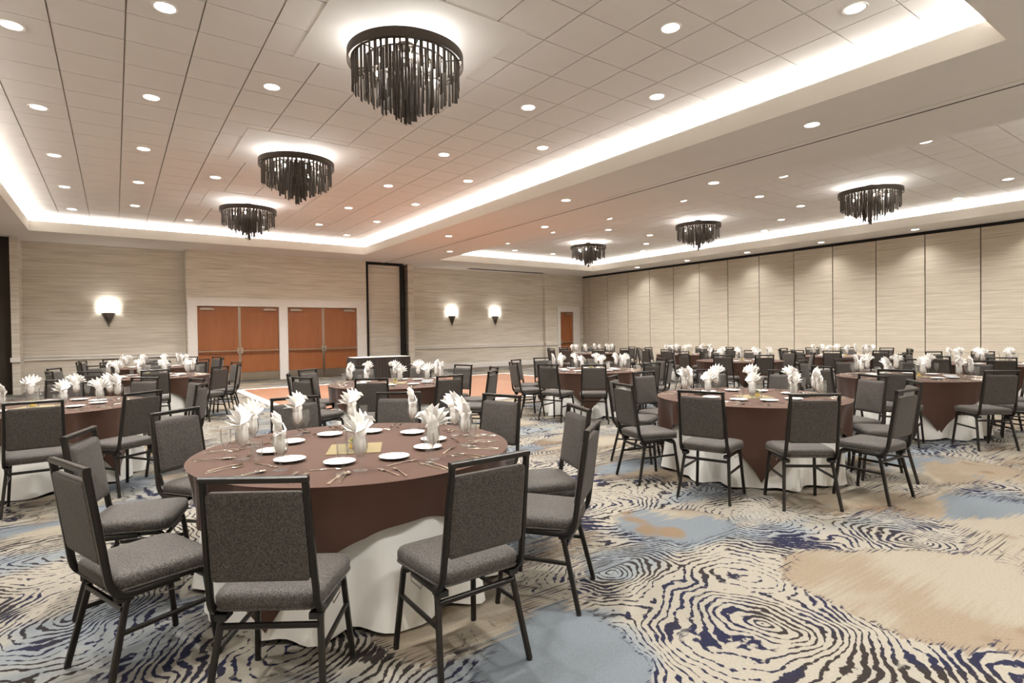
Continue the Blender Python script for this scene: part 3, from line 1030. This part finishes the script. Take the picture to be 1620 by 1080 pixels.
def make_overlay(seed):
    """square brown cloth lying on the round top, corners hanging low"""
    rnd = random.Random(seed)
    a = 1.143
    n = 216
    ph = rnd.uniform(0, 6)
    mb = MB()
    rows = []
    nr = 10
    for q in range(nr + 1):
        row = []
        for k in range(n):
            th = 2 * PI * k / n
            dl = ((th + PI / 4) % (PI / 2)) - PI / 4
            Lc = a / math.cos(dl)                        # cloth reach, corners at 45 degrees
            drop = Lc - TR
            f = math.exp(-((abs(dl) - PI / 4) / 0.16) ** 2)
            s = q / nr
            dz = drop * s
            fold = abs(math.sin(5.5 * th + ph + 0.7 * math.sin(3 * th + ph))) ** 0.8
            fold2 = 0.5 + 0.5 * math.sin(16 * th + 2.3 * ph)
            rr = TR + 0.006 + 0.010 * s - (0.075 * fold + 0.032 * fold2) * (s ** 0.6) * min(1, drop / 0.25)
            rr += 0.012 * f * s
            if q == 0:
                row.append((TR * 0.985 * math.cos(th), TR * 0.985 * math.sin(th), TZ + 0.006))
                continue
            z = TZ + 0.004 - dz - 0.006 * min(1, s * 5)
            row.append((rr * math.cos(th), rr * math.sin(th), z))
        rows.append(row)
    edge0 = [(TR * 1.004 * math.cos(2 * PI * k / n), TR * 1.004 * math.sin(2 * PI * k / n), TZ + 0.0025) for k in range(n)]
    inner = [[(r_ * math.cos(2 * PI * k / n), r_ * math.sin(2 * PI * k / n), TZ + 0.006) for k in range(n)] for r_ in (0.02, 0.5)]
    full = inner + [rows[0], edge0] + rows[1:]
    # underside, so the cloth has thickness
    under = [[(p[0] * 0.9965, p[1] * 0.9965, p[2] + 0.0) for p in r_] for r_ in rows[:0:-1]]
    under2 = [[(p[0] * 0.996, p[1] * 0.996, p[2] - 0.003) for p in edge0]]
    mb.rings(full + under + under2, True, (True, False))
    mb.f = [tuple(reversed(f)) for f in mb.f]
    return mb.mesh('overlay_cloth', True)


def make_floorcloth(seed):
    rnd = random.Random(seed)
    n = 144
    ph = rnd.uniform(0, 6)
    rows = []
    for q in range(9):
        s = q / 8
        row = []
        for k in range(n):
            th = 2 * PI * k / n
            wob = math.sin(11 * th + ph + 0.9 * math.sin(3 * th)) * 0.6 + 0.4 * math.sin(19 * th + 1.7 * ph)
            rr = TR - 0.108 + 0.004 * s + (0.35 + wob) * 0.082 * s ** 1.1
            z = (TZ - 0.012) * (1 - s) + 0.004 * s
            if q == 8:
                z = 0.006 + 0.024 * (0.5 + 0.5 * math.sin(13 * th + ph + 1))
            row.append((rr * math.cos(th), rr * math.sin(th), z))
        rows.append(row)
    rows = [[((TR - 0.112) * math.cos(2 * PI * k / n), (TR - 0.112) * math.sin(2 * PI * k / n), TZ - 0.002) for k in range(n)]] + rows
    mb = MB().rings(rows + [[(p[0] * 0.996, p[1] * 0.996, p[2]) for p in r_] for r_ in rows[::-1]], True, (False, False))
    # closed sheet top
    c = len(mb.v)
    mb.f.append(tuple(range(n)))
    mb.f = [tuple(reversed(f)) for f in mb.f]
    return mb.mesh('floor_cloth', True)


overlays = [make_overlay(k) for k in range(3)]
floorcloths = [make_floorcloth(k) for k in range(3)]
tt_me = MB().lathe([(0.001, TZ - 0.04), (TR - 0.125, TZ - 0.04), (TR - 0.12, TZ - 0.02), (TR - 0.125, TZ - 0.006), (0.001, TZ - 0.006)], 40).mesh('tabletop', True)
tl_me = MB().sweep([(-0.28, 0, 0.0), (-0.28, 0, TZ - 0.04)], 0.03).sweep([(0.28, 0, 0.0), (0.28, 0, TZ - 0.04)], 0.03).sweep([(-0.28, 0, 0.12), (0.28, 0, 0.12)], 0.03, 0.03, (0, 0, 1)).mesh('leg_frame', True)

# ------------------------------------------------------------------ tableware meshes (origin on the table surface)
gob_me = MB().lathe([(0.001, 0.004), (0.036, 0.001), (0.037, 0.003), (0.012, 0.008), (0.006, 0.016), (0.0055, 0.04), (0.011, 0.052), (0.0075, 0.058), (0.02, 0.070), (0.034, 0.092),
                     (0.0405, 0.12), (0.0400, 0.145), (0.0360, 0.172), (0.0348, 0.172), (0.0385, 0.145), (0.0390, 0.12), (0.0325, 0.094), (0.018, 0.073), (0.001, 0.066)], 20).mesh('water_goblet', True)
flu_me = MB().lathe([(0.001, 0.004), (0.034, 0.001), (0.035, 0.003), (0.010, 0.008), (0.0055, 0.016), (0.006, 0.045), (0.010, 0.055), (0.020, 0.075), (0.0275, 0.10), (0.0295, 0.125),
                     (0.0280, 0.165), (0.0268, 0.165), (0.0282, 0.125), (0.026, 0.102), (0.018, 0.079), (0.001, 0.062)], 18).mesh('tall_glass', True)
plate_me = MB().lathe([(0.001, 0.004), (0.05, 0.004), (0.058, 0.008), (0.083, 0.016), (0.084, 0.018), (0.082, 0.0185), (0.057, 0.011), (0.05, 0.008), (0.001, 0.0075)], 32).mesh('bread_plate', True)


def strip(mb, pts, w, z=0.003, th=0.002):
    """flat cutlery strip along y: pts of (y, halfwidth, z)"""
    rs = []
    for y, hw, zz in pts:
        rs.append([(-hw, y, zz), (hw, y, zz), (hw * 0.8, y, zz + th), (-hw * 0.8, y, zz + th)])
    return mb.rings(rs)


fk = MB()
strip(fk, [(-0.10, 0.008, 0.001), (-0.06, 0.006, 0.003), (-0.01, 0.003, 0.006), (0.03, 0.003, 0.008), (0.045, 0.011, 0.006), (0.06, 0.0115, 0.004)], 0)
for k in range(4):
    x = -0.0085 + 0.00567 * k
    fk.box(x - 0.0016, x + 0.0016, 0.058, 0.098, 0.004, 0.0058)
fork_me = fk.mesh('fork', True)
knife_me = strip(MB(), [(-0.115, 0.006, 0.001), (-0.10, 0.009, 0.001), (-0.02, 0.006, 0.001), (0.0, 0.006, 0.001), (0.01, 0.010, 0.001), (0.08, 0.010, 0.001), (0.105, 0.006, 0.001), (0.115, 0.001, 0.001)], 0, th=0.003).mesh('knife', True)
sp = strip(MB(), [(-0.10, 0.008, 0.001), (-0.06, 0.006, 0.003), (-0.01, 0.003, 0.006), (0.04, 0.003, 0.007)], 0)
rs = []
for k in range(9):
    a = PI * k / 8
    y = 0.068 - 0.03 * math.cos(a)
    hw = max(0.0025, 0.0195 * math.sin(a))
    d = 0.006 * math.sin(a)
    rs.append([(-hw, y, 0.0075), (-hw * 0.6, y, 0.0075 - d * 0.8), (hw * 0.6, y, 0.0075 - d * 0.8), (hw, y, 0.0075), (hw * 0.55, y, 0.0090 - d * 0.8), (-hw * 0.55, y, 0.0090 - d * 0.8)])
sp.rings(rs)
spoon_me = sp.mesh('spoon', True)


def leaf(mb, pts, widths, thick, nrm):
    """folded cloth blade through pts, diamond section"""
    P = [Vector(p) for p in pts]
    N = Vector(nrm).normalized()
    rs = []
    for i, p in enumerate(P):
        tg = (P[min(i + 1, len(P) - 1)] - P[max(i - 1, 0)]).normalized()
        s = tg.cross(N).normalized()
        w = widths[i]
        th = thick * (0.4 + 0.6 * min(1, w / max(widths)))
        rs.append([p + s * w, p + N * th, p - s * w, p - N * th * 0.35])
    mb.rings(rs)


def make_napkin(seed):
    rnd = random.Random(seed)
    mb = MB()
    # bundle sitting in the goblet bowl
    rs = []
    for z, r in ((0.080, 0.008), (0.097, 0.024), (0.12, 0.0315), (0.148, 0.0315), (0.172, 0.0275), (0.19, 0.036), (0.205, 0.030)):
        rs.append([((r * (1 + 0.10 * math.cos(7 * 2 * PI * k / 28 + seed))) * math.cos(2 * PI * k / 28), (r * (1 + 0.10 * math.cos(7 * 2 * PI * k / 28 + seed))) * math.sin(2 * PI * k / 28) * 0.85, z) for k in range(28)])
    mb.rings(rs)
    # one pleated sheet opened like a fan, points along its rim
    n = 8
    cols = []
    a0, a1 = R(-72 + rnd.uniform(-5, 5)), R(52 + rnd.uniform(-8, 10))
    for j in range(2 * n + 1):
        u = j / (2 * n)
        a = a0 + (a1 - a0) * u
        ridge = j % 2 == 0
        L = (0.134 if ridge else 0.104) * (1 - 0.22 * abs(u - 0.62) * 1.6) + rnd.uniform(-0.007, 0.007)
        z0 = Vector((0.008 * math.sin(a), 0, 0.184))
        dr = Vector((math.sin(a), 0, math.cos(a)))
        y1 = (0.017 if ridge else -0.014) + rnd.uniform(-0.003, 0.003)
        lean = rnd.uniform(-0.006, 0.016)
        cols.append([z0 + dr * (L * t_) + Vector((0, y1 * min(1, 0.25 + t_) + lean * t_ * t_ + 0.012 * math.sin(3 * u) * t_, -0.012 * t_ ** 3 * abs(math.sin(a)))) for t_ in (0, 0.25, 0.5, 0.75, 0.92, 1.0)])
    m_ = len(cols[0])
    for off in (0.0022, -0.0022):
        base_i = len(mb.v)
        for c in cols:
            for q_ in c:
                mb.v.append((q_.x, q_.y + off, q_.z))
        for j in range(len(cols) - 1):
            for k in range(m_ - 1):
                f_ = (base_i + j * m_ + k, base_i + (j + 1) * m_ + k, base_i + (j + 1) * m_ + k + 1, base_i + j * m_ + k + 1)
                mb.f.append(f_ if off > 0 else tuple(reversed(f_)))
    nb = len(cols) * m_
    for j in range(len(cols) - 1):
        p_, q_ = base_i - nb + j * m_ + m_ - 1, base_i - nb + (j + 1) * m_ + m_ - 1
        mb.f.append((p_, q_, q_ + nb, p_ + nb))
    # front wrap and the beak that folds out to one side
    leaf(mb, [(0, 0.008, 0.13), (0.0, 0.012, 0.178), (0.008, 0.026, 0.208), (0.024, 0.022, 0.235), (0.052, 0.012, 0.258), (0.082, 0.004, 0.258), (0.104, 0, 0.24)],
         [0.010, 0.015, 0.032, 0.030, 0.022, 0.012, 0.001], 0.010, (0.1, 1, 0.1))
    leaf(mb, [(0, -0.008, 0.13), (0.0, -0.013, 0.172), (-0.006, -0.018, 0.19), (-0.012, -0.026, 0.212), (-0.02, -0.014, 0.25)], [0.010, 0.013, 0.020, 0.034, 0.003], 0.008, (0, -1, 0.1))
    return mb.mesh('napkin', True)


nap_me = [make_napkin(k) for k in (1, 2, 3)]
vase_me = MB().lathe([(0.001, 0.0), (0.050, 0.0), (0.052, 0.006), (0.048, 0.03), (0.050, 0.10), (0.056, 0.17), (0.066, 0.21), (0.064, 0.21), (0.054, 0.17), (0.047, 0.10), (0.045, 0.03), (0.045, 0.010), (0.001, 0.010)], 28).mesh('glass_vase', True)
mat_me = box(-0.155, 0.155, -0.155, 0.155, 0.0, 0.004).mesh('centre_mat')


def make_flower():
    mb = MB()
    rnd = random.Random(4)
    for ring, n, L, el in ((0, 8, 0.035, 12), (1, 7, 0.033, 38), (2, 5, 0.028, 62)):
        for k in range(n):
            a = 2 * PI * (k + 0.5 * ring) / n + rnd.uniform(-0.1, 0.1)
            e = R(el + rnd.uniform(-6, 6))
            d = Vector((math.cos(a) * math.cos(e), math.sin(a) * math.cos(e), math.sin(e)))
            pts = [Vector((0, 0, 0.05)) + d * (L * t_) for t_ in (0.05, 0.4, 0.75, 1.0)]
            leaf(mb, pts, [0.004, 0.010, 0.009, 0.001], 0.004, (-math.cos(a) * math.sin(e), -math.sin(a) * math.sin(e), math.cos(e)))
    return mb.mesh('rosette', True)


rosette_me = make_flower()
stem_me = MB().lathe([(0.001, 0.011), (0.024, 0.011), (0.028, 0.02), (0.02, 0.038), (0.006, 0.055), (0.001, 0.056)], 14).mesh('pebbles', True)


# ------------------------------------------------------------------ lay the tables
TABLES = [  # x, y, name used in labels, detail level, corner angle offset
    (1.22, 3.41, 'nearest table', 3), (5.42, 3.38, 'right-middle table', 3), (-0.62, 7.55, 'left-edge table', 2),
    (3.29, 7.58, 'centre table before the dance floor', 2), (7.08, 7.60, 'table right of the dance floor', 2), (9.28, 3.28, 'front-row table right of middle', 2),
    (0.53, 12.1, 'second table along the left', 2), (13.5, 3.4, 'right-edge table', 1), (11.67, 7.53, 'table behind right-middle table', 1),
    (15.2, 6.9, 'table close to the partition', 1), (14.05, 10.75, 'far table before the partition', 1), (12.9, 13.7, 'table by the single door', 1),
    (0.75, 15.9, 'table by the left sconce', 1),
]
SEATS = [18 + 36 * k for k in range(10)]
SEAT_FIX = {0: {18: 18, 54: 56.5, 90: 90, 126: 127, 162: 161, 198: 199, 234: 236, 270: 271.5, 306: 308, 342: 339},
            1: {18: 15.5, 54: 50, 90: 89, 126: 119, 162: 161, 198: 197, 234: 231, 270: 267, 306: 305, 342: 334}}
SIDE = {}


def seat_word(tx, ty, ang):
    """(order, side) of a seat seen from the camera: counted from the near end"""
    va = math.degrees(math.atan2(-ty, -tx))
    rel = (ang - va + 180) % 360 - 180
    return abs(rel), ('right' if rel > 0 else 'left')


chair_used = False
for ti, (tx, ty, tn, lod) in enumerate(TABLES):
    rnd = random.Random(100 + ti)
    grp = 'on the ' + tn
    tb = thing('round_table', 'round banquet table hidden under cloths, the %s' % tn, 'table', (tx, ty, 0), 0, 'round banquet tables')
    put('tabletop', tt_me, 'table_wood', tb)
    put('leg_frame', tl_me, 'chair_metal', tb)
    fc = put('floor_cloth', floorcloths[ti % 3], 'white_cloth', None, (tx, ty, 0), rnd.uniform(0, 6))
    tag(fc, 'white floor-length cloth hanging under the brown cloth, %s' % tn, 'tablecloth', 'white floor cloths')
    ov = put('overlay_cloth', overlays[ti % 3], 'brown_cloth', None, (tx, ty, 0), R(222 - 45 + rnd.uniform(-6, 6)) if ti else R(222 - 45))
    tag(ov, 'square brown overlay cloth on the %s' % tn, 'tablecloth', 'brown overlay cloths')
    # rank seats on each side
    ranks = {}
    order = {'left': [], 'right': []}
    for s0 in SEATS:
        r_, sd_ = seat_word(tx, ty, s0)
        order[sd_].append((r_, s0))
    for sd_ in order:
        for k, (r_, s0) in enumerate(sorted(order[sd_])):
            ranks[s0] = (ORD[k], sd_)
    tzz = TZ + 0.0065
    for s0 in SEATS:
        a0 = SEAT_FIX.get(ti, {}).get(s0, s0 + rnd.uniform(-4, 4))
        a = R(a0)
        rad = 1.20 + (rnd.uniform(-0.03, 0.05) if ti > 1 else 0)
        cx, cy = tx + rad * math.cos(a), ty + rad * math.sin(a)
        rz = a + PI / 2 + R(rnd.uniform(-5, 5) if ti > 1 else rnd.uniform(-1.5, 1.5))
        word, sd_ = ranks[s0]
        if in_frame([(cx, cy, 0.5), (tx + 1.46 * math.cos(a), ty + 1.46 * math.sin(a), 0.93)], 10):
            c = chair0 if not chair_used else copy_tree(chair0)
            chair_used = True
            c.location = (cx, cy, 0)
            c.rotation_euler = (0, 0, rz)
            tag(c, 'charcoal banquet chair, %s from camera on %s side of %s' % (word, sd_, tn), 'chair', 'banquet chairs')

        def at(r_, da):
            q = R(a0 + da)
            return tx + r_ * math.cos(q), ty + r_ * math.sin(q)

        def lab(kind):
            return '%s, %s from camera on %s side of %s' % (kind, word, sd_, tn)
        # bread plate
        px, py = at(0.48 + rnd.uniform(-0.015, 0.015), 3)
        if not in_frame([(px, py, tzz)]):
            continue
        if lod >= 1:
            tag(put('bread_plate', plate_me, 'china', None, (px, py, tzz)), lab('white bread plate'), 'plate', 'bread plates ' + grp)
        gx_, gy_ = at(0.655 + rnd.uniform(-0.02, 0.02), 16 + rnd.uniform(-1, 1))
        tag(put('water_goblet', gob_me, 'glass', None, (gx_, gy_, tzz)), lab('stemmed water goblet'), 'glass', 'water goblets ' + grp)
        na = put('napkin', nap_me[rnd.randrange(3)], 'napkin_linen', None, (gx_, gy_, tzz), a + PI / 2 + rnd.choice((0, PI)) + rnd.uniform(-0.9, 0.9))
        na.scale = (0.98, 0.98, rnd.uniform(0.975, 1.0))
        tag(na, lab('white fan-folded napkin'), 'napkin', 'fan folded napkins ' + grp)
        fx, fy = at(0.725 + rnd.uniform(-0.01, 0.01), 9.5 + rnd.uniform(-1, 1))
        tag(put('tall_glass', flu_me, 'glass', None, (fx, fy, tzz)), lab('slim stemmed glass'), 'glass', 'slim glasses ' + grp)
        if lod >= 2:
            for da, r_, dr in ((-10, 0.765, 3), (-6.2, 0.785, -5)):
                fx, fy = at(r_, da)
                tag(put('fork', fork_me, 'silverware', None, (fx, fy, tzz), R(a0 + 90 + dr + rnd.uniform(-3, 3))), lab('silver %s fork' % ('outer' if da == -10 else 'inner')), 'fork', 'forks ' + grp)
            fx, fy = at(0.79, 7)
            tag(put('knife', knife_me, 'silverware', None, (fx, fy, tzz), R(a0 + 90 + rnd.uniform(-8, 8))), lab('silver table knife'), 'knife', 'knives ' + grp)
            fx, fy = at(0.79, 9.5)
            tag(put('spoon', spoon_me, 'silverware', None, (fx, fy, tzz), R(a0 + 90 + rnd.uniform(-8, 8))), lab('silver teaspoon'), 'spoon', 'spoons ' + grp)
            fx, fy = at(0.61, 1)
            tag(put('dessert_fork', fork_me, 'silverware', None, (fx, fy, tzz), R(a0 + rnd.uniform(-12, 12))), lab('silver dessert fork'), 'fork', 'dessert forks ' + grp)
    # centrepiece
    mr = R(62 + 35 * rnd.uniform(-0.1, 0.1)) if ti else R(66)
    tag(put('centre_mat', mat_me, 'mat_gold', None, (tx - 0.04, ty - 0.07, tzz), mr), 'square olive gold centre mat on the %s' % tn, 'mat', 'centre mats')
    vz = tzz + 0.0045
    vx, vy = tx - 0.07, ty - 0.13
    tag(put('glass_vase', vase_me, 'glass', None, (vx, vy, vz)), 'clear flared glass vase at centre of the %s' % tn, 'vase', 'centrepiece vases')
    fl = thing('succulent', 'green and yellow rosette inside the vase on the %s' % tn, 'flower', (vx, vy, vz), rnd.uniform(0, 6), 'centrepiece flowers')
    put('pebbles', stem_me, 'petal_yellow', fl)
    put('rosette', rosette_me, 'leaf_green', fl)

# ------------------------------------------------------------------ skirted buffet table near the pocket panel
bt = thing('buffet_table', 'long buffet table with white top and pleated black skirt', 'table', (6.95, 17.3, 0))
put('table_top', MB().rings([[(x, y, z) for x, y in rrect(0.9, 0.9, -0.38, 0.38, 0.1)] for z in (0.735, 0.758)]), 'white_cloth', bt)
rs = []
n = 4
for z, gr in ((0.734, 0.0), (0.6, 0.012), (0.3, 0.03), (0.012, 0.05)):
    ring = []
    base = []
    L = [(-0.905, -0.385), (0.905, -0.385), (0.905, 0.385), (-0.905, 0.385)]
    for e in range(4):
        a, b_ = Vector(L[e] + (0,)), Vector(L[(e + 1) % 4] + (0,))
        m_ = int((b_ - a).length / 0.022)
        nn = Vector(((b_ - a).y, -(b_ - a).x, 0)).normalized()
        for k in range(m_):
            p = a.lerp(b_, k / m_) + nn * (gr * 0.6 + 0.012 * math.cos(2 * PI * k / 5) * (0.5 + gr * 14))
            ring.append((p.x * (1 + gr * 0.3), p.y, z))
    rs.append(ring)
put('skirt', MB().rings(rs, True, (False, False)), 'black_skirt', bt)
put('skirt_clip_band', MB().rings([[(x, y, z) for x, y in rrect(0.913, 0.913, -0.392, 0.392, 0.01)] for z in (0.728, 0.744)], True, (False, False)), 'black_skirt', bt)
